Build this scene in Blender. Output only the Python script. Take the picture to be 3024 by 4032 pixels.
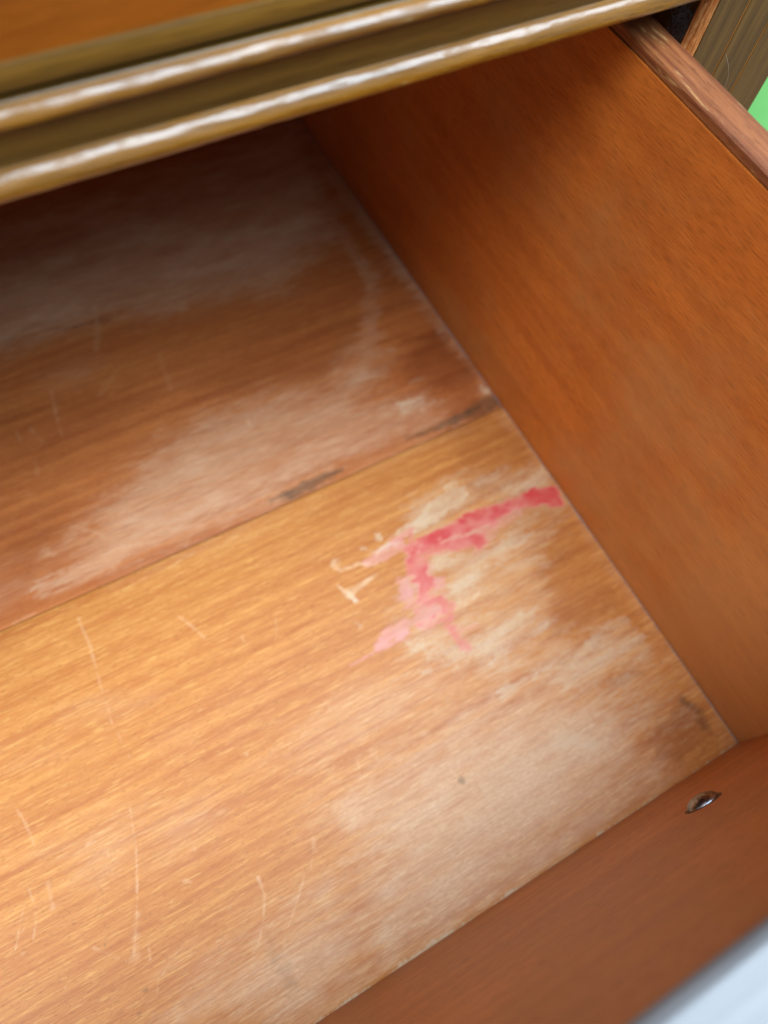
import bpy, bmesh, math, random
import numpy as np
from mathutils import Matrix, Vector

# ------------------------------------------------------------------ scene, camera, light
scene = bpy.context.scene
for o in list(bpy.data.objects):
    bpy.data.objects.remove(o)
COL = scene.collection
random.seed(7)

# all lengths in metres; origin = inner front right corner of the open drawer's bottom
# x runs along the chest's width, y from the drawer front towards its back, z up
cam_data = bpy.data.cameras.new('camera')
cam = bpy.data.objects.new('camera', cam_data)
COL.objects.link(cam)
cam.matrix_world = Matrix((
    (0.86900046, 0.40680961, -0.28168092, -0.17879),
    (-0.4857336, 0.80988492, -0.32886058, 0.04359),
    (0.09434549, 0.42260188, 0.90139147, 0.314),
    (0, 0, 0, 1)))
cam_data.sensor_fit = 'VERTICAL'
cam_data.sensor_height = 36.0
cam_data.sensor_width = 27.0
cam_data.lens = 27.12
cam_data.clip_start = 0.005
cam_data.clip_end = 100
cam_data.dof.use_dof = True
cam_data.dof.focus_distance = 0.238
cam_data.dof.aperture_fstop = 7.0
scene.camera = cam
scene.render.resolution_x, scene.render.resolution_y = 768, 1024

world = bpy.data.worlds.new('World')
scene.world = world
world.use_nodes = True
wbg = world.node_tree.nodes['Background']
wbg.inputs['Color'].default_value = (0.78, 0.88, 1.0, 1)
wbg.inputs['Strength'].default_value = 0.47

# the wide, cool daylight opening overhead, slightly in front of the chest
ld = bpy.data.lights.new('overhead_daylight', 'AREA')
ld.shape = 'RECTANGLE'
ld.size, ld.size_y = 1.6, 1.4
ld.color = (0.68, 0.85, 1.0)
ld.energy = 74
lo = bpy.data.objects.new('overhead_daylight', ld)
COL.objects.link(lo)
lo.location = (0.62, -0.36, 1.5)
lo.rotation_euler = (0, 0, 0)

# unseen soft lamp added at left, in front of the chest, lights the side panel
wd = bpy.data.lights.new('left_fill_light', 'AREA')
wd.shape = 'RECTANGLE'
wd.size, wd.size_y = 0.7, 0.7
wd.color = (0.92, 0.97, 1.0)
wd.energy = 19
wo = bpy.data.objects.new('left_fill_light', wd)
COL.objects.link(wo)
wo.location = (-0.95, -0.12, 1.35)
wo.rotation_euler = (Vector((-0.05, 0.1, 0.1))-wo.location).to_track_quat('-Z', 'Y').to_euler()

vs = scene.view_settings
vs.view_transform = 'Standard'
vs.look = 'None'
vs.exposure = 0.0
vs.gamma = 1.0
vs.use_curve_mapping = False
# ------------------------------------------------------------------ small node toolkit
def srgb(r, g, b):
    f = lambda c: (c/255/12.92) if c/255 <= 0.04045 else ((c/255+0.055)/1.055)**2.4
    return (f(r), f(g), f(b), 1)

class NT:
    def __init__(self, name):
        self.m = bpy.data.materials.new(name)
        self.m.use_nodes = True
        self.t = self.m.node_tree
        self.b = self.t.nodes['Principled BSDF']
        self.tc = self.t.nodes.new('ShaderNodeTexCoord').outputs['Object']
    def link(self, a, b): self.t.links.new(a, b)
    def setin(self, sock, v):
        if hasattr(v, 'is_linked'): self.link(v, sock)
        else: sock.default_value = v
    def mapping(self, scale, loc=(0, 0, 0), vec=None):
        n = self.t.nodes.new('ShaderNodeMapping')
        n.inputs['Scale'].default_value = scale
        n.inputs['Location'].default_value = loc
        self.link(vec or self.tc, n.inputs['Vector'])
        return n.outputs[0]
    def noise(self, vec, scale=1.0, detail=3.0, rough=0.55, dist=0.0):
        n = self.t.nodes.new('ShaderNodeTexNoise')
        self.link(vec, n.inputs['Vector'])
        n.inputs['Scale'].default_value = scale
        n.inputs['Detail'].default_value = detail
        n.inputs['Roughness'].default_value = rough
        n.inputs['Distortion'].default_value = dist
        return n.outputs['Fac']
    def ramp(self, fac, lo, hi, a=0.0, b=1.0):
        n = self.t.nodes.new('ShaderNodeMapRange')
        n.interpolation_type = 'SMOOTHSTEP'
        self.setin(n.inputs['Value'], fac)
        for k, v in (('From Min', lo), ('From Max', hi), ('To Min', a), ('To Max', b)):
            n.inputs[k].default_value = v
        return n.outputs['Result']
    def math(self, op, a, b=0.0, clamp=False):
        n = self.t.nodes.new('ShaderNodeMath')
        n.operation = op; n.use_clamp = clamp
        self.setin(n.inputs[0], a); self.setin(n.inputs[1], b)
        return n.outputs[0]
    def mix(self, fac, a, b, mode='MIX'):
        n = self.t.nodes.new('ShaderNodeMix')
        n.data_type = 'RGBA'; n.blend_type = mode
        self.setin(n.inputs[0], fac); self.setin(n.inputs[6], a); self.setin(n.inputs[7], b)
        return n.outputs[2]
    def attr(self, name):
        n = self.t.nodes.new('ShaderNodeAttribute')
        n.attribute_name = name
        s = self.t.nodes.new('ShaderNodeSeparateColor')
        self.link(n.outputs['Color'], s.inputs[0])
        return s.outputs[0], s.outputs[1], s.outputs[2], n.outputs['Alpha']
    def bump(self, h, strength, dist=0.001):
        n = self.t.nodes.new('ShaderNodeBump')
        n.inputs['Strength'].default_value = strength
        n.inputs['Distance'].default_value = dist
        self.link(h, n.inputs['Height'])
        self.link(n.outputs[0], self.b.inputs['Normal'])
    def done(self, color, rough, spec=0.5, coat=0.0, coat_rough=0.1, ior=1.5, metal=0.0):
        b = self.b
        self.setin(b.inputs['Base Color'], color)
        self.setin(b.inputs['Roughness'], rough)
        self.setin(b.inputs['Specular IOR Level'], spec)
        self.setin(b.inputs['Coat Weight'], coat)
        self.setin(b.inputs['Coat Roughness'], coat_rough)
        b.inputs['Coat IOR'].default_value = ior
        b.inputs['Metallic'].default_value = metal
        return self.m

def stretch(axis, along, across):
    s = [across]*3
    s['xyz'.index(axis)] = along
    return tuple(s)

def wood(name, axis, c_dark, c_mid, c_light, streak=(9, 260), pores=(130, 1500), pore_amt=0.5,
         rough=0.45, spec=0.5, coat=0.0, coat_rough=0.12, ior=1.5, bump=0.25, wear=None, pore_at=(0.56, 0.72), mottled=0.3, relief=None, coat_break=False, pale_patch=None):
    n = NT(name)
    s = n.noise(n.mapping(stretch(axis, *streak)), 1, 4, 0.6, 0.4)
    p = n.noise(n.mapping(stretch(axis, *pores)), 1, 2, 0.6)
    w = n.noise(n.mapping((14, 14, 14)), 1, 3, 0.55)
    c = n.mix(n.ramp(s, 0.33, 0.68), c_dark, c_light)
    c = n.mix(n.math('MULTIPLY', n.ramp(w, 0.35, 0.7), mottled), c, c_mid)
    pd = n.math('MULTIPLY', n.ramp(p, *pore_at), pore_amt)
    c = n.mix(pd, c, tuple(x*0.42 for x in c_dark[:3]) + (1,))
    lt = n.math('MULTIPLY', n.ramp(p, 0.42, 0.28), pore_amt*0.35)
    c = n.mix(lt, c, tuple(min(1, x*1.5) for x in c_light[:3]) + (1,))
    h = n.math('ADD', n.math('MULTIPLY', p, -0.6), n.math('MULTIPLY', s, 0.5))
    if relief:
        h = n.math('ADD', h, n.math('MULTIPLY', n.noise(n.mapping(stretch(axis, relief[0], relief[1])), 1, 4, 0.6), relief[2]))
    for scale, lo, hi, col, amt in (wear if isinstance(wear, list) else [wear] if wear else []):
        wn = n.noise(n.mapping(scale, (3, 7, 1)), 1, 4, 0.65)
        c = n.mix(n.math('MULTIPLY', n.ramp(wn, lo, hi), amt), c, col)
    if pale_patch:                                                    # a paler patch with a ragged outline
        ctr, r_in, r_out, col, amt = pale_patch
        vm = n.t.nodes.new('ShaderNodeVectorMath'); vm.operation = 'DISTANCE'
        n.link(n.tc, vm.inputs[0]); vm.inputs[1].default_value = ctr
        dn = n.math('ADD', vm.outputs['Value'], n.math('MULTIPLY', n.math('SUBTRACT', n.noise(n.mapping((20, 22, 34)), 1, 5, 0.65), 0.5), 0.22))
        c = n.mix(n.math('MULTIPLY', n.ramp(dn, r_out, r_in), amt), c, col)
    if coat_break:                                               # varnish rubbed dull in places
        cb = n.noise(n.mapping(stretch(axis, 130, 520), (5, 2, 9)), 1, 4, 0.75)
        coat = n.ramp(cb, 0.38, 0.54, 0.5, 1.0)
        coat_rough = n.ramp(cb, 0.35, 0.6, 0.32, 0.2)
    n.bump(h, bump)
    r = n.math('ADD', rough - 0.06, n.math('MULTIPLY', w, 0.12))
    return n.done(c, r, spec, coat, coat_rough, ior)

# ------------------------------------------------------------------ materials
SIDE = wood('side_wood', 'y', srgb(182, 96, 34), srgb(164, 88, 34), srgb(200, 112, 42), streak=(9, 120), pores=(170, 2000), pore_at=(0.44, 0.72),
            pore_amt=0.46, rough=0.5, spec=0.3, mottled=0.45, bump=0.3,
            wear=[((9, 11, 13), 0.48, 0.74, srgb(176, 122, 70), 0.5), ((9, 24, 420), 0.66, 0.74, srgb(198, 140, 82), 0.3),
                  ((9, 380, 60), 0.70, 0.76, srgb(206, 156, 100), 0.3)],
            pale_patch=((0, -0.01, 0.02), 0.05, 0.19, srgb(188, 136, 82), 0.45))
CAP = wood('side_cap_wood', 'y', srgb(110, 58, 32), srgb(124, 70, 40), srgb(152, 92, 52), streak=(10, 380), pores=(120, 1500),
           pore_amt=0.55, rough=0.42, spec=0.45, bump=0.5, mottled=0.5,
           wear=((420, 50, 300), 0.58, 0.72, srgb(226, 184, 120), 0.6))
FRONT_IN = wood('drawer_front_inner_wood', 'x', srgb(190, 114, 58), srgb(178, 122, 78), srgb(210, 134, 70), streak=(7, 120), pores=(220, 1500), pore_at=(0.48, 0.7),
                pore_amt=0.5, rough=0.46, spec=0.4, mottled=0.7, bump=0.4, relief=(40, 160, 0.8),
                wear=((120, 300, 900), 0.66, 0.74, srgb(206, 160, 112), 0.45))
VARN = dict(coat=1.0, coat_rough=0.22, ior=1.75, spec=0.1, coat_break=True)
RAIL = wood('rail_varnished_wood', 'x', srgb(78, 54, 15), srgb(88, 61, 19), srgb(106, 76, 26), streak=(8, 300), pores=(110, 1400),
            pore_amt=0.35, rough=0.4, bump=0.25, mottled=0.5, coat=0.35, coat_rough=0.3, ior=1.5,
            wear=((160, 500, 500), 0.70, 0.76, srgb(205, 190, 140), 0.7))
BEAD = wood('bead_varnished_wood', 'x', srgb(104, 66, 10), srgb(114, 74, 12), srgb(142, 94, 20), streak=(12, 320), pores=(120, 1400),
            pore_amt=0.3, rough=0.5, bump=0.35, mottled=0.5, relief=(90, 420, 2.5),
            wear=((90, 520, 520), 0.66, 0.74, srgb(214, 196, 140), 0.45), **VARN)
STILE = wood('stile_wood', 'z', srgb(84, 58, 22), srgb(96, 68, 28), srgb(116, 84, 36), streak=(10, 330), pores=(110, 1500),
             pore_amt=0.4, rough=0.42, bump=0.3, mottled=0.5, spec=0.45,
             wear=((500, 500, 160), 0.71, 0.76, srgb(200, 180, 130), 0.6))
GROOVE = wood('bare_groove_wood', 'z', srgb(150, 92, 30), srgb(165, 105, 38), srgb(190, 126, 50), rough=0.6, spec=0.2)
CHIPPED = wood('chipped_raw_wood', 'z', srgb(176, 98, 44), srgb(190, 112, 56), srgb(222, 160, 98), streak=(40, 900), pores=(200, 1600), rough=0.8,
               spec=0.1, bump=1.0)
VENEER = wood('orange_veneer', 'x', srgb(128, 64, 8), srgb(140, 74, 12), srgb(168, 92, 18), streak=(7, 90), pores=(120, 1200), pore_amt=0.35,
              rough=0.42, spec=0.4, mottled=0.5, bump=0.2)
BAND = wood('drawer_border_wood', 'x', srgb(90, 61, 16), srgb(98, 67, 20), srgb(128, 91, 30), streak=(9, 420), pores=(110, 1400), pore_amt=0.4,
            rough=0.42, spec=0.4, bump=0.3)
CASE = wood('dark_case_wood', 'y', srgb(44, 30, 20), srgb(52, 38, 28), srgb(64, 46, 32), rough=0.75, spec=0.15)
TOPEDGE = wood('drawer_front_edge_wood', 'x', srgb(92, 92, 95), srgb(101, 101, 103), srgb(114, 113, 114), streak=(8, 240), pore_amt=0.15,
               rough=0.5, spec=0.1, bump=0.12, coat=1.0, coat_rough=0.25, ior=1.5)

def bottom_material(name, c_dark, c_light, c_streak):
    n = NT(name)
    s1 = n.noise(n.mapping((9, 300, 1)), 1, 5, 0.62, 0.4)       # long growth streaks
    s2 = n.noise(n.mapping((100, 1300, 1)), 1, 3, 0.62, 0.3)       # short flecks
    fl = n.noise(n.mapping((420, 1600, 1)), 1, 2, 0.65)         # pores
    mo = n.noise(n.mapping((26, 90, 1)), 1, 3, 0.6)
    c = n.mix(n.ramp(s1, 0.24, 0.76), c_dark, c_light)
    c = n.mix(n.math('MULTIPLY', n.ramp(s2, 0.50, 0.74), 0.5), c, c_streak)
    c = n.mix(n.math('MULTIPLY', n.ramp(s2, 0.46, 0.30), 0.5), c, c_dark)
    c = n.mix(n.math('MULTIPLY', n.ramp(fl, 0.54, 0.72), 0.5), c, tuple(x*0.55 for x in c_dark[:3]) + (1,))
    haze, pale, red, pink = n.attr('wear_a')
    dark, stain, scratch, dust = n.attr('wear_shade_b')
    brk = n.ramp(n.math('ADD', n.math('MULTIPLY', s2, 0.6), n.math('MULTIPLY', fl, 0.4)), 0.36, 0.60, 0.5, 1.0)
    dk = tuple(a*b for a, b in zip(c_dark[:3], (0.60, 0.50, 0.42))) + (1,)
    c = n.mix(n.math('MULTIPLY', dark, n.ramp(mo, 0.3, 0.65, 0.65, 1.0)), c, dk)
    hz = n.mix(n.ramp(fl, 0.35, 0.65), srgb(222, 190, 158), srgb(204, 164, 126))
    gr = n.math('ADD', n.math('MULTIPLY', n.math('SUBTRACT', s2, 0.5), 1.1), n.math('MULTIPLY', n.math('SUBTRACT', fl, 0.5), 0.9))
    gr = n.math('ADD', gr, n.math('MULTIPLY', n.math('SUBTRACT', mo, 0.5), 0.8))
    hf = n.ramp(n.math('ADD', haze, n.math('MULTIPLY', n.math('MULTIPLY', gr, 0.6), n.ramp(haze, 0.0, 0.3))), -0.05, 1.2)
    c = n.mix(hf, c, hz)
    pl = n.mix(n.ramp(s2, 0.35, 0.65), srgb(218, 202, 172), srgb(202, 176, 142))
    pf = n.ramp(n.math('ADD', pale, n.math('MULTIPLY', n.math('MULTIPLY', gr, 0.7), n.ramp(pale, 0.0, 0.3))), 0.02, 1.0)
    c = n.mix(pf, c, pl)
    c = n.mix(pink, c, srgb(216, 150, 148))
    rd = n.mix(n.ramp(n.math('ADD', red, n.math('MULTIPLY', n.math('SUBTRACT', mo, 0.5), 0.5)), 0.3, 1.05), srgb(216, 128, 120), srgb(194, 60, 60))
    rf = n.ramp(n.math('ADD', red, n.math('MULTIPLY', n.math('MULTIPLY', gr, 0.45), n.ramp(red, 0.0, 0.3))), 0.0, 1.05)
    c = n.mix(rf, c, rd)
    c = n.mix(stain, c, srgb(62, 52, 38))
    c = n.mix(scratch, c, srgb(228, 190, 148))
    c = n.mix(dust, c, srgb(132, 130, 136))
    h = n.math('ADD', n.math('MULTIPLY', s2, 0.5), n.math('MULTIPLY', fl, -0.5))
    h = n.math('SUBTRACT', h, n.math('MULTIPLY', scratch, 0.5))
    n.bump(h, 0.22, 0.0006)
    r = n.math('ADD', n.math('MULTIPLY', haze, 0.15), 0.42)
    return n.done(c, r, 0.38)
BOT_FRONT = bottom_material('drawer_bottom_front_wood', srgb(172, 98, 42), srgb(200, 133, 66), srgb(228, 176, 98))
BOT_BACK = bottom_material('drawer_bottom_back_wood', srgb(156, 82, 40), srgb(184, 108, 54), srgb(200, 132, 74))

def plain(name, col, rough, spec=0.5, metal=0.0, nz=None):
    n = NT(name)
    c = col
    if nz:
        c = n.mix(n.ramp(n.noise(n.mapping((nz[0],)*3), 1, 4, 0.6), 0.35, 0.68), col, nz[1])
    return n.done(c, rough, spec, metal=metal)
STEEL = plain('dark_steel', srgb(158, 160, 166), 0.3, 0.5, 1.0, (700, srgb(96, 92, 92)))
RUST = plain('pressed_ring', srgb(120, 84, 58), 0.6, 0.3, 0.0, (900, srgb(66, 46, 34)))
GREEN = plain('green_ground', srgb(108, 172, 92), 0.7, 0.2, 0.0, (9, srgb(122, 186, 100)))
FLOOR = plain('ground_surface', srgb(128, 112, 98), 0.8, 0.2, 0.0, (12, srgb(108, 94, 82)))
LINT = plain('grey_lint', srgb(120, 118, 122), 0.95, 0.0)
WEB = plain('pale_web', srgb(170, 160, 140), 0.9, 0.1)
DARKLINE = plain('dark_seam', srgb(34, 18, 8), 0.9, 0.1)

# ------------------------------------------------------------------ mesh helpers
def link(name, me, mat, parent=None):
    o = bpy.data.objects.new(name, me)
    COL.objects.link(o)
    if mat: me.materials.append(mat)
    if parent: o.parent = parent
    return o
def empty(name, label, cat, loc=(0, 0, 0)):
    o = bpy.data.objects.new(name, None)
    COL.objects.link(o)
    o.empty_display_size = 0.02
    o.location = loc
    o['label'] = label; o['category'] = cat
    return o
def box(name, lo, hi, mat, parent=None, bevel=0.0, seg=3):
    bm = bmesh.new()
    v = [bm.verts.new((x, y, z)) for x in (lo[0], hi[0]) for y in (lo[1], hi[1]) for z in (lo[2], hi[2])]
    for f in ((0, 1, 3, 2), (4, 6, 7, 5), (0, 4, 5, 1), (2, 3, 7, 6), (0, 2, 6, 4), (1, 5, 7, 3)):
        bm.faces.new([v[i] for i in f])
    bmesh.ops.recalc_face_normals(bm, faces=bm.faces)
    if bevel:
        bmesh.ops.bevel(bm, geom=bm.edges[:], offset=bevel, segments=seg, affect='EDGES', profile=0.5)
    me = bpy.data.meshes.new(name); bm.to_mesh(me); bm.free()
    if bevel:
        for p in me.polygons: p.use_smooth = True
        me.set_sharp_from_angle(angle=math.radians(35))
    return link(name, me, mat, parent)
def extrude(name, prof, a, b, axis, mat, parent=None, steps=1, smooth=35, wob=None, closed=True):
    """sweep a closed 2-D profile from a to b along 'x' (profile = y,z), 'y' (profile = x,z) or 'z' (profile = x,y)"""
    bm = bmesh.new(); rings = []
    for i in range(steps+1):
        t = a+(b-a)*i/steps; ring = []
        for k, (p, q) in enumerate(prof):
            if wob: p, q = wob(t, k, p, q)
            ring.append(bm.verts.new({'x': (t, p, q), 'y': (p, t, q), 'z': (p, q, t)}[axis]))
        rings.append(ring)
    m = len(prof)
    for r0, r1 in zip(rings, rings[1:]):
        for k in range(m): bm.faces.new((r0[k], r0[(k+1) % m], r1[(k+1) % m], r1[k]))
    bm.faces.new(rings[0]); bm.faces.new(rings[-1][::-1])
    bmesh.ops.recalc_face_normals(bm, faces=bm.faces)
    me = bpy.data.meshes.new(name); bm.to_mesh(me); bm.free()
    for p in me.polygons: p.use_smooth = True
    me.set_sharp_from_angle(angle=math.radians(smooth))
    return link(name, me, mat, parent)
def tube(name, pts, r, mat, parent=None, sides=5):
    bm = bmesh.new(); rings = []
    P = [Vector(p) for p in pts]
    for i, p in enumerate(P):
        d = (P[min(i+1, len(P)-1)]-P[max(i-1, 0)]).normalized()
        u = d.orthogonal().normalized(); w = d.cross(u)
        rings.append([bm.verts.new(p+(u*math.cos(2*math.pi*k/sides)+w*math.sin(2*math.pi*k/sides))*r) for k in range(sides)])
    for a, b in zip(rings, rings[1:]):
        for k in range(sides): bm.faces.new((a[k], a[(k+1) % sides], b[(k+1) % sides], b[k]))
    me = bpy.data.meshes.new(name); bm.to_mesh(me); bm.free()
    return link(name, me, mat, parent)

# ------------------------------------------------------------------ smooth value noise for the marks
def vnoise(x, y, seed):
    xi = np.floor(x).astype(np.int64); yi = np.floor(y).astype(np.int64)
    fx = x-xi; fy = y-yi
    fx = fx*fx*(3-2*fx); fy = fy*fy*(3-2*fy)
    def h(a, b):
        n = (a*374761393+b*668265263+seed*974634777) & 0x7fffffff
        n = ((n ^ (n >> 13))*1274126177) & 0x7fffffff
        return ((n ^ (n >> 16)) & 0xffff)/65535.0
    return (h(xi, yi)*(1-fx)+h(xi+1, yi)*fx)*(1-fy)+(h(xi, yi+1)*(1-fx)+h(xi+1, yi+1)*fx)*fy
def fbm(x, y, seed, octs=4):
    s = 0; a = 0.5; t = 0
    for k in range(octs):
        s = s+a*vnoise(x, y, seed+k*17); t += a; a *= 0.55; x = x*2.07+3.1; y = y*2.07+1.7
    return s/t-0.5
def seg_dist(px, py, ax, ay, bx, by):
    dx, dy = bx-ax, by-ay
    t = np.clip(((px-ax)*dx+(py-ay)*dy)/(dx*dx+dy*dy+1e-9), 0, 1)
    return np.hypot(px-ax-t*dx, py-ay-t*dy), t
def sstep(x):
    x = np.clip(x, 0, 1); return x*x*(3-2*x)
def mark_field(shapes, X, Y, warp, seed, grow=0.0, blur=1.0, ring=False):
    """coverage 0..1 of the marks at points X, Y (millimetres)"""
    wx = X+warp*(fbm(X/9, Y/5, seed)*2.2+fbm(X/2.6, Y/1.5, seed+5)*0.9)
    wy = Y+warp*(fbm(X/9, Y/5, seed+31)*1.5+fbm(X/2.6, Y/1.5, seed+36)*0.6)
    feather = 1.5*fbm(X/11, Y/2.2, seed+60, 4)+0.9*fbm(X/2.2, Y/0.9, seed+70, 3)
    out = np.zeros_like(X)
    for kind, pts, soft, wt in shapes:
        soft = soft*(1.9 if soft > 5 else blur)
        xs = [p[0] for p in pts]; ys = [p[1] for p in pts]
        pad = soft*2+6*warp+4
        sel = np.where((X > min(xs)-pad) & (X < max(xs)+pad) & (Y > min(ys)-pad) & (Y < max(ys)+pad))[0]
        if not len(sel): continue
        x = wx[sel]; y = wy[sel]
        if soft > 5:                                            # broad blooms get broken, feathery borders
            x = X[sel]+(wx[sel]-X[sel])*(1+soft*0.12); y = Y[sel]+(wy[sel]-Y[sel])*(1+soft*0.08)
        if kind == 0:
            d = np.full(len(sel), 1e9); ins = np.zeros(len(sel), bool)
            for (ax, ay), (bx, by) in zip(pts, pts[1:]+pts[:1]):
                d = np.minimum(d, seg_dist(x, y, ax, ay, bx, by)[0])
                c = ((ay > y) != (by > y)) & (x < (bx-ax)*(y-ay)/(by-ay+1e-12)+ax)
                ins ^= c
            sd = np.where(ins, d, -d)
        else:
            sd = np.full(len(sel), -1e9)
            for (ax, ay, ar), (bx, by, br) in zip(pts, pts[1:]):
                d, t = seg_dist(x, y, ax, ay, bx, by)
                sd = np.maximum(sd, ar+(br-ar)*t-d)
        amp = min(soft*1.1, 9)+0.8*warp
        sd = sd+grow+amp*feather[sel]
        v = wt*sstep(sd/soft+0.5)
        if ring: v = v*(0.84+0.16*np.exp(-(sd/1.1)**2))      # tide line along the border
        out[sel] = np.maximum(out[sel], v)
    return out

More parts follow.
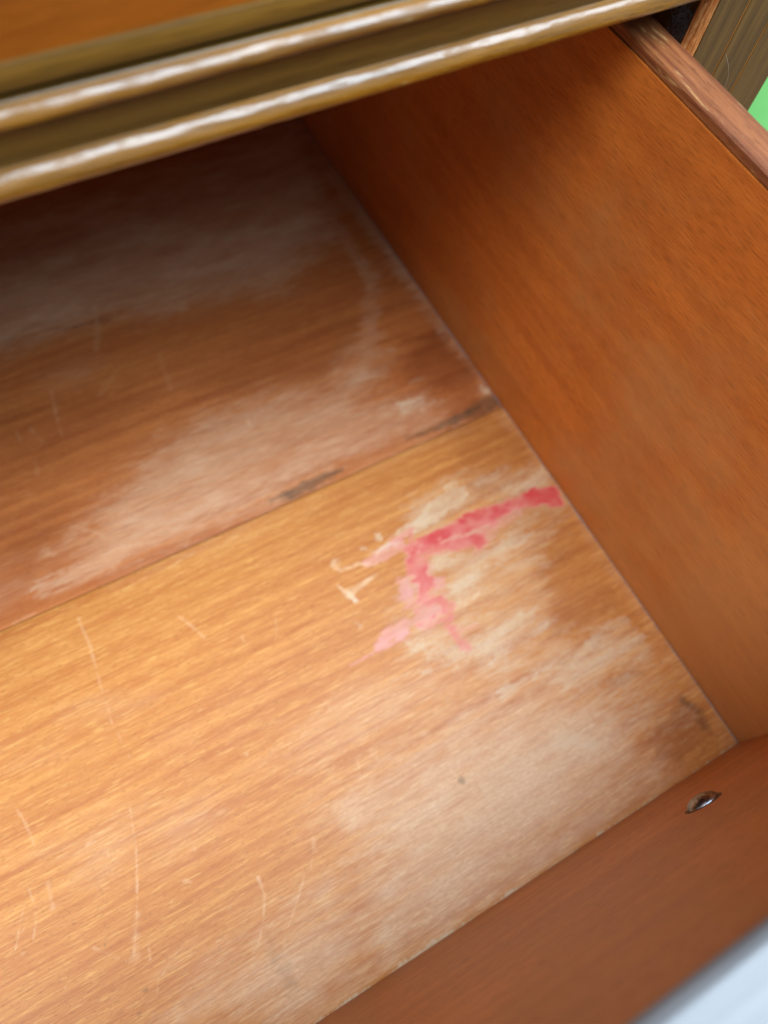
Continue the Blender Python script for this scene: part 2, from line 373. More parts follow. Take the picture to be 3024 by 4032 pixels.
# every mark lies on the drawer bottom, in millimetres from its inner front right corner
MARKS = {
 'red': [
  (0,[(-1.1,133.3),(-7.5,135.2),(-13.9,136.5),(-19.1,136.7),(-24.9,137.2),(-29.3,136.8),(-32.9,137.6),(-38.0,138.4),(-42.8,139.5),(-47.7,139.8),(-52.7,139.7),(-57.3,140.2),(-61.3,140.2),(-65.3,140.0),(-70.0,140.2),(-73.6,140.7),(-75.0,139.9),(-72.9,136.8),(-67.6,136.1),(-62.4,135.0),(-58.8,134.5),(-54.4,133.7),(-50.3,132.4),(-45.0,131.3),(-41.3,130.9),(-36.1,131.1),(-31.4,132.1),(-26.9,132.7),(-22.2,131.9),(-17.3,130.0),(-12.5,127.8),(-4.6,124.7),(-2.5,129.2)],0.9,0.95),
  (0,[(-79.5,138.7),(-77.4,135.7),(-75.6,132.3),(-71.1,130.2),(-66.0,129.1),(-60.2,127.6),(-54.7,125.4),(-50.5,123.4),(-46.6,125.0),(-45.6,128.0),(-49.2,129.3),(-53.5,130.5),(-57.9,131.2),(-63.1,132.3),(-68.9,134.0),(-73.7,135.5),(-75.1,138.0),(-75.3,141.0),(-74.3,145.1),(-76.1,144.5),(-77.2,141.0)],1.0,0.82),
  (0,[(-80.7,137.3),(-82.2,133.7),(-83.4,129.4),(-84.3,125.1),(-84.8,121.1),(-86.0,117.4),(-88.2,114.8),(-85.5,113.9),(-82.0,116.3),(-78.1,117.6),(-76.7,118.8),(-78.6,120.8),(-78.0,123.8),(-76.8,127.0),(-75.7,130.4),(-75.2,133.0)],1.1,0.85),
  (1,[(-91.3,111.8,0.71),(-86.9,113.0,0.79),(-81.7,112.4,1.19),(-79.0,109.1,1.82),(-77.9,104.8,2.05),(-80.8,102.2,1.81),(-84.3,102.6,1.33),(-89.2,102.9,1.09),(-92.7,104.7,0.7)],1.1,0.72),
  (1,[(-82.0,101.0,0.78),(-80.8,96.2,1.33),(-81.4,93.0,1.17),(-80.9,87.8,1.01)],1.1,0.62),
  (1,[(-78.3,95.0,0.55),(-70.9,93.4,0.39)],1,0.5),
  (1,[(-84.2,143.6,0.57),(-74.6,144.7,0.74),(-76.2,139.5,0.9)],0.9,0.75),
 ],
 'pink': [
  (1,[(-98.7,139.2,1.2),(-90.9,140.1,1.78),(-82.0,140.9,2.45)],1.5,0.55),
  (0,[(-116.2,105.0),(-111.5,107.9),(-107.9,109.6),(-99.9,109.4),(-95.8,108.7),(-97.9,105.2),(-101.5,103.5),(-108.2,104.3),(-114.2,103.1)],1.5,0.75),
  (1,[(-126.0,103.7,0.3),(-116.4,103.8,0.46)],0.6,0.5),
  (0,[(-91.0,126.7),(-87.0,125.6),(-87.1,119.0),(-88.9,114.3),(-94.4,114.3),(-94.1,119.7)],1.5,0.65),
  (0,[(-76.4,123.0),(-72.2,118.9),(-74.5,113.4),(-81.1,114.9)],1.8,0.55),
  (0,[(-90.9,112.5),(-83.1,113.1),(-80.0,105.9),(-85.3,103.2),(-93.0,102.6),(-95.3,106.5)],1.5,0.5),
  (1,[(-73.8,135.3,3.27),(-59.2,133.9,4.54),(-40.8,131.7,4.6),(-19.7,132.5,2.55)],2.2,0.42),
  (0,[(-45.8,130.1),(-34.7,128.6),(-46.4,121.3),(-53.0,121.8)],2.5,0.35),
  (1,[(-77.6,135.3,4.88),(-80.0,124.8,5.23),(-86.0,114.6,3.96)],2.5,0.4),
 ],
 'pale': [
  (0,[(-75.4,148.1),(-69.5,149.2),(-62.2,151.7),(-56.8,154.2),(-48.2,156.8),(-42.6,156.2),(-39.7,152.6),(-42.1,147.9),(-47.3,145.3),(-53.0,144.0),(-61.9,142.3),(-69.7,142.2),(-75.5,142.2),(-80.1,142.5),(-88.9,142.0),(-93.8,141.6),(-94.8,143.0),(-87.2,145.1),(-80.6,146.7)],1.0,0.72),
  (1,[(-111.9,146.9,0.88),(-111.7,143.0,1.2),(-106.6,141.5,1.04),(-102.5,140.7,0.96),(-99.1,138.5,0.96),(-93.9,139.7,0.81)],0.6,0.35),
  (1,[(-115.4,135.9,0.71),(-113.5,131.2,1.34),(-108.3,131.8,1.34),(-103.1,132.9,1.35),(-99.3,133.3,1.04)],0.6,0.35),
  (1,[(-113.5,131.2,0.71),(-111.2,126.3,0.71)],0.6,0.7),
  (1,[(-99.0,148.1,0.57),(-96.2,145.5,0.57),(-95.9,142.7,0.57)],0.6,0.7),
  (1,[(-89.3,149.6,1.23),(-88.7,147.3,1.22)],0.6,0.7),
  (1,[(-116.6,119.5,1.16),(-115.7,116.3,1.16)],0.6,0.4),
  (0,[(-26.1,142.6),(-20.2,142.9),(-12.2,143.8),(-5.8,143.9),(-1.7,145.2),(-0.7,140.3),(-1.6,137.4),(-7.5,138.2),(-15.5,138.9),(-23.9,138.8),(-31.4,138.4),(-35.3,140.3)],1.0,0.6),
  (0,[(-35.7,130.1),(-21.3,130.2),(-6.2,124.7),(-6.3,121.6),(-16.2,122.4),(-23.4,120.9),(-30.6,119.4)],1.2,0.45),
  (0,[(-75.6,132.3),(-59.0,126.3),(-47.1,121.7),(-35.7,124.0),(-28.3,124.3),(-25.5,120.9),(-25.2,116.7),(-32.1,114.1),(-42.5,113.4),(-52.8,112.8),(-58.8,111.0),(-61.3,105.6),(-70.1,103.6),(-75.0,103.4),(-75.0,108.0),(-75.7,113.1),(-71.9,117.8),(-75.5,124.4)],3,0.64),
  (0,[(-101.0,99.7),(-90.9,97.0),(-83.3,91.3),(-72.2,92.7),(-58.9,91.3),(-44.4,88.4),(-43.3,81.3),(-44.9,74.7),(-54.0,74.1),(-66.8,76.3),(-78.9,79.2),(-87.0,85.2),(-96.1,88.3),(-101.3,94.5)],3,0.64),
  (1,[(-108.3,88.7,1.13),(-97.7,85.6,1.14),(-87.9,83.9,1.15)],1.5,0.55),
  (1,[(-63.2,105.6,0.8),(-68.3,103.6,0.8),(-75.7,103.7,0.79)],0.6,0.6),
  (0,[(-56.9,61.2),(-57.7,57.3),(-50.7,51.0),(-40.0,47.0),(-33.5,47.9),(-21.2,45.8),(-10.5,49.2),(-7.6,56.8),(-9.1,67.0),(-15.6,69.4),(-24.9,67.8),(-32.2,66.0),(-35.5,64.1),(-46.3,62.7)],2.2,0.58),
  (0,[(-46.2,45.1),(-34.9,40.8),(-19.3,37.7),(-8.2,30.0),(-6.8,15.4),(-14.4,13.6),(-24.1,16.3),(-33.6,23.1),(-38.7,29.2),(-46.4,31.7)],4,0.38),
  (1,[(-113.0,91.0,1.51),(-97.9,86.4,1.52),(-81.8,83.2,1.54)],2,0.5),
  (1,[(-77.7,63.6,1.52),(-64.3,64.3,1.53),(-51.4,63.6,1.55)],2,0.55),
  (1,[(-67.2,35.5,2.6),(-60.6,34.3,2.61),(-56.0,30.2,2.61)],2,0.45),
  (1,[(-34.3,214.5,1.51),(-25.6,213.4,0.76)],1,0.55),
  (1,[(-44.2,201.1,3.33),(-34.5,199.8,3.35),(-22.7,197.6,1.12)],2,0.5),
  (1,[(-4.1,195.6,2.28),(-2.1,191.7,2.27)],1,0.7),
  (1,[(-4.1,294.0,0.82),(0.1,292.1,0.82)],0.6,0.5),
  (1,[(-7.7,308.1,0.66),(-3.3,307.3,0.42)],0.8,0.4),
  (0,[(-73.1,158.5),(-47.8,159.2),(-20.2,153.7),(2.0,142.7),(-0.3,122.0),(-16.6,111.9),(-33.2,95.4),(-38.5,69.7),(-14.0,68.6),(-6.3,48.2),(-8.0,26.6),(-30.5,17.2),(-48.8,48.3),(-68.2,65.2),(-89.3,83.0),(-105.5,93.7),(-102.6,114.7),(-78.1,133.1)],8,0.42),
 ],
 'haze': [
  (0,[(-134.6,61.5),(-104.5,65.4),(-66.4,64.3),(-46.5,51.5),(-38.1,29.7),(-39.5,5.7),(-92.7,2.3),(-135.2,1.2),(-163.8,2.4),(-171.2,19.9),(-154.4,36.6),(-162.1,59.3)],22,0.8),
  (0,[(-243.3,27.2),(-225.4,34.3),(-200.0,36.1),(-173.0,38.1),(-161.9,23.1),(-172.4,4.0),(-196.0,-2.9)],18,0.6),
  (0,[(-262.2,96.6),(-229.1,98.0),(-200.6,91.7),(-192.5,76.0),(-210.8,68.0),(-245.1,78.5)],12,0.28),
  (0,[(-142.1,98.1),(-101.1,93.6),(-81.7,87.9),(-78.2,74.9),(-114.4,70.8),(-155.2,72.7),(-169.3,84.3)],12,0.4),
  (0,[(-199.7,212.0),(-167.9,229.2),(-136.2,241.0),(-103.7,239.7),(-73.4,231.1),(-45.2,245.3),(-37.4,235.3),(-56.9,214.3),(-32.3,202.5),(-21.4,185.4),(-48.3,184.2),(-86.8,186.5),(-130.8,182.3),(-166.5,180.6),(-195.3,185.8),(-215.0,203.0)],14,0.5),
  (0,[(-190.4,396.9),(-118.1,386.9),(0.7,404.0),(-12.5,349.0),(-26.7,310.7),(-67.4,294.4),(-114.4,302.8),(-159.0,310.8),(-215.9,313.3)],16,0.6),
  (1,[(-20.4,344.8,3.84),(-20.8,280.0,4.13),(-34.3,253.0,4.71),(-47.9,240.3,6.92)],5,0.35),
  (1,[(-4.9,369.3,5.27),(-1.1,285.0,4.95),(-0.4,214.8,3.51)],5,0.4),
  (1,[(-223.1,190.9,4.79),(-193.0,191.8,5.9),(-159.5,186.8,4.03)],5,0.4),
 ],
 'dark': [  # unworn finish, plus soft shade painted along the right wall
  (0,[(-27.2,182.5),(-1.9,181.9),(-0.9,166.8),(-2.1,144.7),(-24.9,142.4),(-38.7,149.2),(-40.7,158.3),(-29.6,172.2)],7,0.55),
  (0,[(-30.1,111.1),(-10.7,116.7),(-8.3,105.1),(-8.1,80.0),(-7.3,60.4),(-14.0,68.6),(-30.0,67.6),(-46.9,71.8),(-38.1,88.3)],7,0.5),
  (0,[(-24.1,198.5),(-2.5,185.2),(-3.1,131.5),(-4.9,80.8),(-6.1,55.1),(-13.4,65.9),(-27.6,64.0),(-38.5,69.7),(-33.8,98.1),(-33.4,141.3),(-38.7,157.3),(-34.3,177.3)],9,0.5),  # the right wall's shadow band, painted into the board
  (0,[(-23.9,235.3),(-3.5,241.9),(0.9,208.0),(-4.8,196.8),(-24.1,198.5),(-34.4,212.5)],7,0.9),  # soft shadow towards the back, painted in
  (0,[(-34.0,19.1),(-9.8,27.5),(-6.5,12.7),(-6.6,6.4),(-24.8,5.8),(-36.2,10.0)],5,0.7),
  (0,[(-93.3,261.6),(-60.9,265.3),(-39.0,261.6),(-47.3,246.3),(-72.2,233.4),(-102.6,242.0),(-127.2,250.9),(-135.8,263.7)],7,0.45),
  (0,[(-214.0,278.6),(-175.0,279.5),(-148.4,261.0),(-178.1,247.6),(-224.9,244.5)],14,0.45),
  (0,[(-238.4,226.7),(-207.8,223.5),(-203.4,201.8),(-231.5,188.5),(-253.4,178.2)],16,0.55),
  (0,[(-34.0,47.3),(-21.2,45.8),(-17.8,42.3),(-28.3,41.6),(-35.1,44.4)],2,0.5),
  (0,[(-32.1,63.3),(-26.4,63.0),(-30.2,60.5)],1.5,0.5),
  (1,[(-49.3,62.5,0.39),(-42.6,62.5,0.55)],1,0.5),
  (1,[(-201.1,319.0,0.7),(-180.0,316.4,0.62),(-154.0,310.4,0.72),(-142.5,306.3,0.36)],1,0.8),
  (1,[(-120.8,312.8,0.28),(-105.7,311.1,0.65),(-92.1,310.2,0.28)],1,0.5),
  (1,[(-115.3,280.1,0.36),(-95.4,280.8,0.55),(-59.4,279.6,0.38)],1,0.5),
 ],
 'stain': [
  (1,[(-124.1,184.6,0.83),(-111.1,185.3,2.51),(-99.1,185.9,2.33),(-87.4,185.5,0.64)],1.8,0.62),
  (1,[(-52.0,186.6,0.44),(-32.0,185.4,1.78),(-15.6,186.2,2.93),(-0.3,186.5,3.65)],2,0.6),
  (1,[(-20.0,186.8,0.79),(-10.7,187.0,0.91)],1.2,0.9),
  (1,[(-198.6,33.1,0.98),(-199.8,24.7,1.48),(-198.4,17.5,1.92),(-197.9,14.0,2.23)],4,0.16),
  (1,[(-198.4,18.1,0.83),(-197.8,15.8,0.83)],2,0.2),
  (1,[(-10.7,24.8,1.56),(-7.5,17.6,2.13),(-8.1,13.2,2.12)],2,0.42),
  (1,[(-7.5,16.5,0.77),(-7.8,13.0,0.96)],1,0.4),
  (1,[(-110.0,43.3,0.72),(-109.7,42.4,0.72)],0.8,0.45),
  (1,[(-102.7,338.1,0.76),(-102.5,337.5,0.76)],0.8,0.4),
  (1,[(-248.9,57.6,0.29),(-248.6,57.3,0.29)],0.4,0.7),
  (1,[(-245.9,32.3,0.31),(-245.8,32.0,0.31)],0.4,0.7),
  (1,[(-269.3,69.0,0.25),(-269.1,68.7,0.25)],0.4,0.6),
  (1,[(-242.0,37.4,0.31),(-241.3,37.3,0.38)],0.5,0.5),
 ],
 'scratch': [
  (1,[(-224.5,97.0,0.07),(-225.5,91.7,0.14),(-227.7,81.5,0.2),(-232.2,68.8,0.23),(-236.9,58.1,0.19),(-241.4,49.0,0.45)],0.35,0.8),
  (1,[(-236.0,60.2,0.65),(-241.6,47.8,1.59)],1.5,0.35),
  (1,[(-260.5,113.1,0.47),(-259.2,106.0,0.47),(-258.9,100.9,0.3),(-259.3,97.6,0.13)],0.35,0.6),
  (1,[(-265.1,87.2,0.13),(-265.7,79.6,0.19),(-266.5,75.5,0.19),(-269.1,70.5,0.13)],0.35,0.7),
  (1,[(-268.5,81.8,0.16),(-271.3,77.5,0.16),(-275.1,70.7,0.16)],0.35,0.7),
  (1,[(-269.0,77.5,0.16),(-273.0,75.2,0.16)],0.35,0.6),
  (1,[(-268.1,77.4,0.13),(-272.1,74.1,0.13)],0.35,0.6),
  (1,[(-259.2,84.6,0.72),(-260.3,76.5,0.84)],1,0.45),
  (1,[(-193.5,50.9,0.54),(-194.1,44.0,0.53),(-197.1,38.2,0.39),(-201.1,32.5,0.26),(-205.2,29.7,0.19)],0.35,0.75),
  (1,[(-178.9,42.7,0.47),(-184.3,37.1,0.37),(-190.8,30.7,0.2)],0.35,0.75),
  (1,[(-173.3,47.0,0.27),(-175.6,44.0,0.41)],0.35,0.5),
  (1,[(-223.8,58.7,0.3),(-223.9,57.1,0.29)],0.35,0.6),
  (1,[(-235.7,49.6,0.29),(-237.0,45.2,0.29)],0.35,0.6),
  (1,[(-252.7,58.6,0.13),(-248.2,53.2,0.13),(-244.5,49.2,0.13)],0.35,0.6),
  (1,[(-235.3,39.2,0.41),(-232.1,40.5,0.41)],0.35,0.6),
  (1,[(-193.5,28.2,0.29),(-195.3,26.0,0.29)],0.35,0.6),
  (1,[(-243.1,90.1,0.6),(-240.0,90.1,0.6)],0.35,0.6),
  (1,[(-217.3,62.5,0.53),(-215.3,60.7,0.53)],0.35,0.6),
  (1,[(-237.5,84.1,0.33),(-237.6,82.8,0.33)],0.35,0.6),
  (1,[(-209.8,70.9,0.27),(-209.9,69.5,0.27)],0.35,0.6),
  (1,[(-264.5,51.9,0.22),(-265.1,50.7,0.22)],0.35,0.6),
  (1,[(-236.8,38.8,0.25),(-238.5,35.4,0.25)],0.35,0.6),
  (1,[(-207.4,38.7,0.16),(-214.9,39.1,0.16)],0.35,0.6),
  (1,[(-273.7,68.0,0.28),(-272.9,67.9,0.28)],0.35,0.6),
  (1,[(-216.1,172.5,0.57),(-216.1,159.4,0.42),(-218.1,143.6,0.27),(-218.6,132.6,0.18),(-219.9,124.3,0.09)],0.35,0.6),
  (1,[(-180.4,155.0,0.19),(-177.6,149.7,0.48),(-174.4,140.8,0.19)],0.35,0.65),
  (1,[(-145.5,135.7,0.24),(-146.8,130.8,0.24),(-149.6,127.2,0.24)],0.35,0.5),
  (1,[(-160.9,135.4,0.38),(-160.9,133.1,0.38)],0.35,0.55),
  (1,[(-204.4,212.9,0.5),(-199.0,208.4,0.6),(-194.1,202.3,0.69)],1.2,0.5),
  (1,[(-217.7,206.5,1.47),(-214.9,203.3,0.98)],2,0.3),
  (1,[(-239.2,182.4,0.56),(-233.5,182.7,0.75),(-230.6,182.8,0.38)],0.35,0.35),
  (1,[(-219.4,128.0,0.22),(-218.3,111.7,0.18)],0.35,0.4),
  (1,[(-179.2,92.4,0.54),(-179.0,91.2,0.54)],0.35,0.7),
  (1,[(-189.3,282.6,0.65),(-191.6,269.7,0.64),(-193.0,258.1,0.63)],1.2,0.3),
  (1,[(-204.1,267.5,0.47),(-201.9,258.4,0.47)],1.2,0.4),
  (1,[(-210.2,267.8,0.42),(-209.9,261.0,0.41)],1.2,0.35),
  (1,[(-154.4,320.2,1.49),(-158.3,304.9,1.46),(-162.7,296.3,1.45)],1.2,0.25),
  (1,[(-137.3,279.8,0.89),(-140.0,259.1,0.88)],1.2,0.18),
  (1,[(-207.7,250.7,0.46),(-209.0,242.2,0.46)],1.2,0.25),
  (1,[(-115.2,227.9,0.76),(-115.1,225.0,0.76)],1.2,0.6),
  (1,[(-159.2,279.8,0.99),(-170.5,270.8,0.97)],1.2,0.15),
  (1,[(-142.2,69.4,0.29),(-144.5,62.9,0.43)],0.35,0.5),
  (1,[(-111.6,47.7,0.58),(-110.8,45.2,0.79)],0.35,0.55),
  (1,[(-117.9,35.3,0.5),(-112.4,29.3,0.71),(-105.8,24.9,0.35)],1,0.4),
  (1,[(-170.4,51.8,0.89),(-171.6,48.8,0.68)],1.2,0.45),
  (1,[(-135.5,68.2,1.44),(-134.9,66.3,1.08)],1.5,0.35),
  (1,[(-179.3,92.3,0.43),(-178.9,91.3,0.43)],0.35,0.6),
  (1,[(-21.1,312.8,0.83),(-22.0,299.0,0.98),(-22.0,288.6,0.4)],0.35,0.25),
  (1,[(-111.5,147.7,0.48),(-113.0,146.5,0.64),(-112.4,143.4,0.8),(-111.0,141.7,0.72),(-108.2,142.0,0.64),(-105.8,141.1,0.72),(-103.0,141.4,0.64),(-100.4,139.6,0.64),(-98.5,139.3,0.56),(-97.4,137.6,0.56),(-94.7,138.2,0.4)],0.8,1.0),
  (1,[(-115.6,136.7,0.47),(-114.8,134.7,0.55),(-113.8,132.8,0.71),(-113.4,130.5,0.94),(-111.5,130.4,0.94),(-109.7,131.6,0.87),(-107.6,131.4,0.95),(-105.3,131.9,0.87),(-103.5,133.1,0.95),(-101.1,133.0,0.8),(-99.1,133.5,0.48)],0.8,1.0),
  (1,[(-113.4,130.5,0.47),(-112.3,127.8,0.47),(-110.7,126.5,0.47),(-110.8,125.4,0.47)],0.8,0.8),
  (1,[(-98.4,148.3,0.4),(-96.4,146.8,0.41),(-95.6,144.6,0.4),(-94.4,144.6,0.4)],0.8,0.7),
  (1,[(-89.7,149.8,0.49),(-89.3,148.3,0.49),(-87.8,147.2,0.49),(-87.8,149.4,0.49)],0.8,0.7),
  (1,[(-93.8,141.6,0.32),(-87.4,144.7,0.57),(-80.6,146.7,0.66),(-75.4,148.1,0.58),(-69.5,149.2,0.5),(-62.2,151.7,0.42),(-56.8,154.2,0.42),(-48.2,156.8,0.43),(-42.6,156.2,0.38),(-39.7,152.6,0.34),(-42.1,147.9,0.25)],0.8,0.7),
  (1,[(-24.5,119.3,0.38),(-25.1,116.1,0.38),(-32.1,114.1,0.37),(-40.6,113.4,0.37),(-48.4,113.5,0.37)],0.8,0.55),
  (1,[(-75.7,103.7,0.32),(-70.1,103.6,0.48),(-64.8,104.6,0.48),(-62.0,106.0,0.32)],0.8,0.7),
  (1,[(-26.1,142.6,0.34),(-20.2,142.9,0.34),(-12.2,143.8,0.35),(-5.8,143.9,0.35),(-1.7,145.2,0.35)],0.8,0.4),
 ],
}
# ------------------------------------------------------------------ ground
ground = box('ground', (-2.5, -2.5, -0.34), (2.5, 2.5, -0.33), FLOOR)
ground['kind'] = 'structure'
mat = box('mat', (0.16, 0.22, -0.3298), (1.75, 1.7, -0.324), GREEN, None, 0.002, 2)  # invented stand-in for green ground, kept aside to limit green bounce
mat['label'] = 'plain green mat standing in for green ground beside the corner post'; mat['category'] = 'mat'

# ------------------------------------------------------------------ the open drawer
W, DEP, HT = 0.74, 0.46, 0.1797          # inside width, inside depth, height of the sides above the bottom
drawer = empty('drawer', 'open empty drawer with a red stain and pale wear on its wooden bottom', 'drawer', (0, 0, 0))

def bottom_board(name, y0, y1, mat, step, fine_from):
    xs = np.concatenate([np.linspace(-W-0.004, fine_from, 40)[:-1], np.arange(fine_from, -0.0007, step), [-0.0004]])
    ys = np.arange(y0, y1+step*0.5, step); ys[-1] = y1
    nx, ny = len(xs), len(ys)
    XX, YY = np.meshgrid(xs, ys)
    X = XX.ravel()*1000; Y = YY.ravel()*1000
    co = np.zeros((nx*ny, 3)); co[:, 0] = XX.ravel(); co[:, 1] = YY.ravel()
    edge = np.minimum(YY.ravel()-y0, y1-YY.ravel())
    co[:, 2] = -(0.0004 if y0 < 0.1 else 0.0001)*np.exp(-(edge/0.0006)**2)                 # eased long edges: the joint reads as a fine step
    co[:, 2] += 0.0002*fbm(X/40, Y/14, 3)
    if y0 > 0.1: co[:, 2] -= 0.0003
    idx = np.arange(nx*ny).reshape(ny, nx)
    top = np.stack([idx[:-1, :-1], idx[:-1, 1:], idx[1:, 1:], idx[1:, :-1]], -1).reshape(-1, 4)
    ring = np.concatenate([idx[0, :], idx[1:, -1], idx[-1, -2::-1], idx[-2:0:-1, 0]])   # thickness
    low = co[ring].copy(); low[:, 2] = -0.006
    base = nx*ny
    k = np.arange(len(ring)); k2 = (k+1) % len(ring)
    side = np.stack([ring[k2], ring[k], base+k, base+k2], -1)
    co = np.concatenate([co, low])
    me = bpy.data.meshes.new(name)
    faces = np.concatenate([top, side])
    me.from_pydata(co.tolist(), [], faces.tolist())
    wa = np.zeros((len(co), 4), np.float32); wb = np.zeros((len(co), 4), np.float32)
    n0 = nx*ny
    wa[:n0, 0] = mark_field(MARKS['haze'], X, Y, 1.0, 11)*(0.85+0.5*fbm(X/22, Y/5, 41))
    wa[:n0, 0] += np.clip(fbm(X/60, Y/22, 81)*0.9-0.08, 0, 0.3)   # faint bloom everywhere
    wa[:n0, 1] = mark_field(MARKS['pale'], X, Y, 1.5, 12, blur=1.7, ring=True)*(0.85+0.9*fbm(X/14, Y/4, 42))
    wa[:n0, 2] = mark_field(MARKS['red'], X, Y, 0.7, 13, 0.75, blur=2.3)*(0.88+0.8*fbm(X/7, Y/5, 43))
    wa[:n0, 3] = mark_field(MARKS['pink'], X, Y, 0.9, 14, blur=1.6)*(0.8+0.9*fbm(X/8, Y/4, 44))
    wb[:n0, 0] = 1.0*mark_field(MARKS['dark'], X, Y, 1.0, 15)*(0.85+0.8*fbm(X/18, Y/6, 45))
    wb[:n0, 1] = mark_field(MARKS['stain'], X, Y, 0.5, 16)*(0.9+0.9*fbm(X/6, Y/3, 46))
    wb[:n0, 2] = 0.44*mark_field(MARKS['scratch'], X, Y, 0.25, 17)*(0.85+1.2*fbm(X/2.5, Y/2.5, 47))
    if y0 < 0.1:                                                 # frayed bare fibres where the board meets the front
        fr = 1.0+3*fbm(X/9, Y*0, 48)+2.4*fbm(X/0.8, Y*0+9, 49)
        raw = sstep((fr-Y)/1.2)*np.clip(1.15+1.2*fbm(X/2, Y/1.2, 50), 0, 1)
        wa[:n0, 1] = np.maximum(wa[:n0, 1], raw*0.7)
    dl = 1.0+1.6*fbm(Y/10, X*0, 51)                             # grey dust packed along the side
    wb[:n0, 3] = sstep((dl+X)/0.6)*np.clip(0.75+1.0*fbm(Y/4, X*0+3, 52), 0, 1)
    rim = sstep((9+14*fbm(Y/16, X*0, 53)+X)/5)*0.18              # lighter scuffed rim along the side
    wa[:n0, 0] = np.maximum(wa[:n0, 0], rim)
    for nm, a in (('wear_a', wa), ('wear_shade_b', wb)):
        at = me.attributes.new(nm, 'FLOAT_COLOR', 'POINT')
        at.data.foreach_set('color', np.clip(a, 0, 1).astype(np.float32).ravel())
    me.polygons.foreach_set('use_smooth', np.ones(len(me.polygons), bool))
    me.update()
    me.set_sharp_from_angle(angle=math.radians(50))
    return link(name, me, mat, drawer)
JY = 0.1816
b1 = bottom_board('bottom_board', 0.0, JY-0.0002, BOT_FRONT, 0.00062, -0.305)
b1['label'] = 'orange front bottom board with red stain, pale blotches and scratches'
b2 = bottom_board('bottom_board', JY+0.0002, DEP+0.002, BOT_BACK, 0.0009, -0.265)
b2['label'] = 'darker brown rear bottom board with dusty haze'

# sides: a plain board with a rounded, lighter top edge set a hair back from the inner face
def side_panel(x_in, sgn):
    th = 0.0138
    lo, hi = sorted((x_in, x_in+sgn*th))
    p = box('side_panel', (lo, 0.0, -0.016), (hi, DEP+0.012, HT-0.0035), SIDE, drawer)
    a, b = x_in+sgn*0.0004, x_in+sgn*th
    prof = [(a, HT-0.0030), (a, HT-0.0006), (a+sgn*0.0006, HT), (b-sgn*0.0042, HT+0.0003)]
    for k in range(1, 7):
        t = k/6*math.pi/2
        prof.append((b-sgn*0.0042+sgn*0.0042*math.sin(t), HT+0.0003-0.0042*(1-math.cos(t))))
    prof += [(b, HT-0.0050), (a+sgn*0.004, HT-0.0050)]
    def wob(t, k, p, q):
        j = float(fbm(np.array([t*130.0]), np.array([k*0.7]), 61)[0])
        return p, q+(0.0007*j if 2 <= k <= 9 else 0)
    c = extrude('top_edge', prof, 0.0, DEP+0.012, 'y', CAP, p, steps=150, wob=wob)
    box('seam', (lo+0.0007, 0.001, HT-0.0034), (hi-0.0009, DEP+0.011, HT-0.0029), DARKLINE, p)
    return p
side_panel(0.0, 1)
side_panel(-W, -1)
box('back_panel', (-W-0.0002, DEP+0.0022, -0.012), (0.0002-0.0004, DEP+0.0118, HT-0.012), SIDE, drawer)

# front: inner face with a rounded inner arris, glossy varnished upper edge
FT = 0.022
r = 0.0035
prof = [(-0.0003, -0.03), (-0.0003, HT-r)]
for k in range(1, 7):
    t = k/6*math.pi/2
    prof.append((-0.0003-r+r*math.cos(t), HT-r+r*math.sin(t)))
fi = extrude('front_panel', [(-0.00005, -0.03), (-0.00005, HT-0.0042), (-FT, HT-0.0042), (-FT, -0.03)], -W-0.03, 0.04, 'x', FRONT_IN, drawer, steps=4)
tp = [(0.0003, HT-0.0040)]
for k in range(0, 7):
    t = k/6*math.pi/2
    tp.append((0.0003-0.0030*(1-math.cos(t)), HT-0.0036+0.0030*math.sin(t)))
tp += [(-FT*0.5, HT+0.0002)]
for k in range(0, 7):
    t = k/6*math.pi/2
    tp.append((-FT-0.002+0.003*(1-math.sin(t)), HT-0.0036+0.0032*math.cos(t)))
tp += [(-FT-0.002, HT-0.0040)]
def wob2(t, k, p, q):
    return p, q+0.00012*float(fbm(np.array([t*40.0]), np.array([k*0.9]), 71)[0])*2
extrude('front_upper_edge', tp, -W-0.03, 0.04, 'x', TOPEDGE, fi, steps=90, wob=wob2)

# domed bolt head pressed into the inner face of the front
SX, SZ = -0.0592, 0.0634
def lathe_y(name, prof, mat, parent, n=28):
    """profile of (radius, distance off the face) spun round the y axis"""
    bm = bmesh.new(); rings = []
    for rr, h in prof:
        rings.append([bm.verts.new((SX+rr*math.cos(2*math.pi*k/n), h, SZ+rr*math.sin(2*math.pi*k/n))) for k in range(n)])
    for a, b in zip(rings, rings[1:]):
        for k in range(n): bm.faces.new((a[k], a[(k+1) % n], b[(k+1) % n], b[k]))
    bm.faces.new(rings[-1])
    bmesh.ops.recalc_face_normals(bm, faces=bm.faces)
    me = bpy.data.meshes.new(name); bm.to_mesh(me); bm.free()
    for p in me.polygons: p.use_smooth = True
    return link(name, me, mat, parent)
lathe_y('bolt_head', [(0.0055, -0.0004), (0.0055, 0.0004), (0.0052, 0.0010), (0.0044, 0.0018), (0.0032, 0.0024), (0.0018, 0.0027), (0.0005, 0.0028)], STEEL, fi)
lathe_y('bolt_recess', [(0.0072, -0.0004), (0.0066, 0.0000), (0.0058, 0.0001), (0.0054, -0.0003)], RUST, fi)

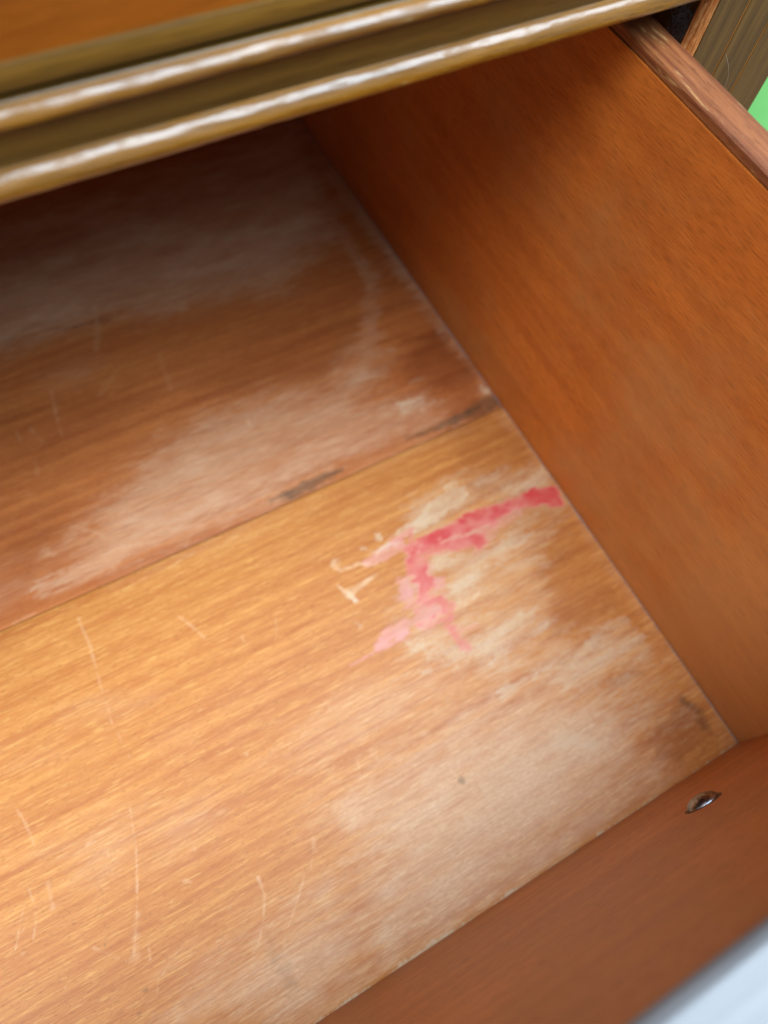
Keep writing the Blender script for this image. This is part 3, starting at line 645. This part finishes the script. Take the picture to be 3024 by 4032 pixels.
# ------------------------------------------------------------------ the chest that holds it
chest = empty('chest_of_drawers', 'brown varnished chest with a double beaded rail and grooved corner post', 'chest of drawers', (-0.36, 0.19, -0.33))
def place(o):
    o.matrix_parent_inverse = Matrix.Translation((0.36, -0.19, 0.33))
    return o
YF = 0.1859                                        # front plane of rail and posts
XR0, XR1, XR2, XR3 = 0.0208, 0.0374, 0.0518, 0.0690   # post: inner edge, two grooves, outer edge
TOPZ = 0.405
place(box('rail', (-W-0.028, YF, 0.1905), (0.030, YF+0.045, 0.2107), RAIL, chest, 0.0004, 1))
rail = [o for o in chest.children if o.name.startswith('rail')][0]
def bead(zt, zb, d, seed):
    # a thumbnail bead: long sloping shoulder above, tight nose and undercut below
    h = (zt-zb)*0.5
    prof = [(YF+0.0004, zt+0.0001)]
    for k in range(9):
        t = k/8
        prof.append((YF-2*t*(1-t)*0.66*d-t*t*d, zt-2*t*(1-t)*0.13*h-t*t*h))
    prof += [(YF-1.06*d, zt-1.25*h), (YF-1.07*d, zt-1.5*h), (YF-1.03*d, zt-1.75*h), (YF-0.92*d, zt-1.95*h), (YF-0.75*d, zb), (YF-0.3*d, zb-0.0001), (YF+0.0004, zb)]
    def wob(t, k, p, q):
        j = float(fbm(np.array([t*45.0]), np.array([k*0.25]), seed, 3)[0])
        j2 = float(fbm(np.array([t*260.0]), np.array([k*0.6]), seed+9, 2)[0])
        j3 = max(0.0, float(fbm(np.array([t*120.0]), np.array([k*0.45]), seed+21, 3)[0])-0.12)
        return p+0.00025*j+0.00022*j2+0.0006*j3, q+0.00012*j-0.0003*j3
    b = extrude('bead', prof, -W-0.028, 0.0195, 'x', BEAD, rail, steps=420, wob=wob)
    return b
bead(0.1978, 0.1925, 0.0033, 91)
bead(0.2104, 0.2071, 0.0025, 92)

def post(name, x0, x1, x2, x3, z0, z1):
    d = 0.0006; h = 0.00045; yb = YF+0.03
    prof = [(x0, yb), (x0, YF+0.0012), (x0+0.0007, YF), (x1-h, YF), (x1, YF+d), (x1+h, YF), (x2-h, YF), (x2, YF+d), (x2+h, YF),
            (x3-0.0010, YF), (x3, YF+0.0010), (x3, yb)]
    p = place(extrude(name, prof, z0, z1, 'z', STILE, chest, steps=1, smooth=20))
    for xg in (x1, x2):
        g = extrude('groove', [(xg-h*0.9, YF+0.00022), (xg+h*0.9, YF+0.00022), (xg, YF+0.0011)], z0+0.001, z1-0.001, 'z', GROOVE, p)
    return p
pr = post('corner_post', XR0+0.0024, XR1, XR2, XR3, -0.33, TOPZ)
post('corner_post', -W-XR3, -W-XR2, -W-XR1, -W-XR0, -0.33, TOPZ)
# splintered inner arris of the right post
def wobc(t, k, p, q):
    j = float(fbm(np.array([t*320.0]), np.array([k*1.3]), 97)[0]); j2 = float(fbm(np.array([t*60.0]), np.array([k*0.2]), 98)[0])
    return p+0.0016*j+0.0011*j2, q+0.0006*j
ch = extrude('splintered_edge', [(XR0, YF+0.0040), (XR0+0.0004, YF+0.0014), (XR0+0.0014, YF+0.0004), (XR0+0.0030, YF+0.0003), (XR0+0.0030, YF+0.0040)],
             -0.05, 0.30, 'z', CHIPPED, pr, steps=260, wob=wobc, smooth=60)
# carcass
place(box('case_side', (XR3-0.020, YF+0.0302, -0.32), (XR3-0.0015, YF+0.45, TOPZ-0.0005), CASE, chest))
place(box('case_side', (-W-XR3+0.0015, YF+0.0302, -0.32), (-W-XR3+0.020, YF+0.45, TOPZ-0.0005), CASE, chest))
place(box('case_back', (-W-XR3+0.021, YF+0.440, -0.30), (XR3-0.021, YF+0.449, TOPZ-0.0005), CASE, chest))
place(box('case_top', (-W-XR3-0.012, YF-0.016, TOPZ), (XR3+0.012, YF+0.455, TOPZ+0.02), RAIL, chest, 0.004, 3))
place(box('drawer_guide', (0.0165, YF+0.034, -0.03), (XR3-0.0205, YF+0.43, 0.188), CASE, chest))
place(box('dust_panel', (-W-0.04, YF+0.0456, 0.197), (XR3-0.021, YF+0.438, 0.203), CASE, chest))
place(box('rail', (-W-0.018, YF, -0.055), (0.0205, YF+0.03, -0.034), RAIL, chest, 0.0005, 1))
place(box('apron', (-W-0.018, YF+0.001, -0.30), (0.0205, YF+0.02, -0.0555), BAND, chest, 0.0005, 1))

# ------------------------------------------------------------------ closed drawer above
up = empty('drawer', 'closed drawer above the rail, orange veneer front with olive brown border', 'drawer', (-0.36, YF, 0.215))
UY = YF+0.0006
def up_part(o):
    o.matrix_parent_inverse = Matrix.Translation((0.36, -YF, -0.215)); return o
U0, U1 = 0.2119, 0.396
up_part(box('front_veneer', (-W-0.012, UY+0.0010, U0+0.0053), (0.0142, UY+0.018, U1-0.0053), VENEER, up))
up_part(box('border', (-W-0.018, UY, U0), (0.0200, UY+0.018, U0+0.0052), BAND, up, 0.0006, 2))
up_part(box('border', (-W-0.018, UY, U1-0.0052), (0.0200, UY+0.018, U1), BAND, up, 0.0006, 2))
up_part(box('border', (-W-0.018, UY+0.0001, U0+0.0053), (-W-0.0122, UY+0.018, U1-0.0053), BAND, up, 0.0006, 2))
up_part(box('border', (0.0144, UY+0.0001, U0+0.0053), (0.0200, UY+0.018, U1-0.0053), BAND, up, 0.0006, 2))

# ------------------------------------------------------------------ lint in the gap, a strand of web on the post
bm = bmesh.new()
for i in range(170):
    c = Vector((0.0228-random.random()*0.0010, random.gauss(0.1945, 0.0022), random.gauss(0.176, 0.0032)))
    d = Vector((random.gauss(0, 0.2), random.gauss(0, 1), random.gauss(0, 1))).normalized()
    e = Vector((random.gauss(0, 0.2), random.gauss(0, 1), random.gauss(0, 1))).normalized()
    L = random.uniform(0.0010, 0.0030); w = 0.00006
    a = [c-d*L, c+e*L*0.35, c+d*L]
    for p, q in zip(a, a[1:]):
        t = (q-p).normalized(); s = t.orthogonal().normalized()*w; s2 = t.cross(s).normalized()*w
        vs_ = [bm.verts.new(x) for x in (p+s, p-s*0.5+s2, p-s*0.5-s2, q+s, q-s*0.5+s2, q-s*0.5-s2)]
        for f in ((0, 1, 4, 3), (1, 2, 5, 4), (2, 0, 3, 5)): bm.faces.new([vs_[k] for k in f])
me = bpy.data.meshes.new('lint'); bm.to_mesh(me); bm.free()
lint = link('lint', me, LINT)
lint['kind'] = 'stuff'; lint['label'] = 'grey lint caught in the dark gap beside the drawer side'; lint['category'] = 'lint'
wz = [(0.0382+0.0090*t+0.0009*math.sin(t*4), YF-0.0004-0.0010*math.sin(t*math.pi), 0.1685-0.0155*t) for t in [i/14 for i in range(15)]]
web = tube('cobweb_strand', wz, 0.00005, WEB)
web['label'] = 'thin pale cobweb strand hanging on the grooved post'; web['category'] = 'cobweb'
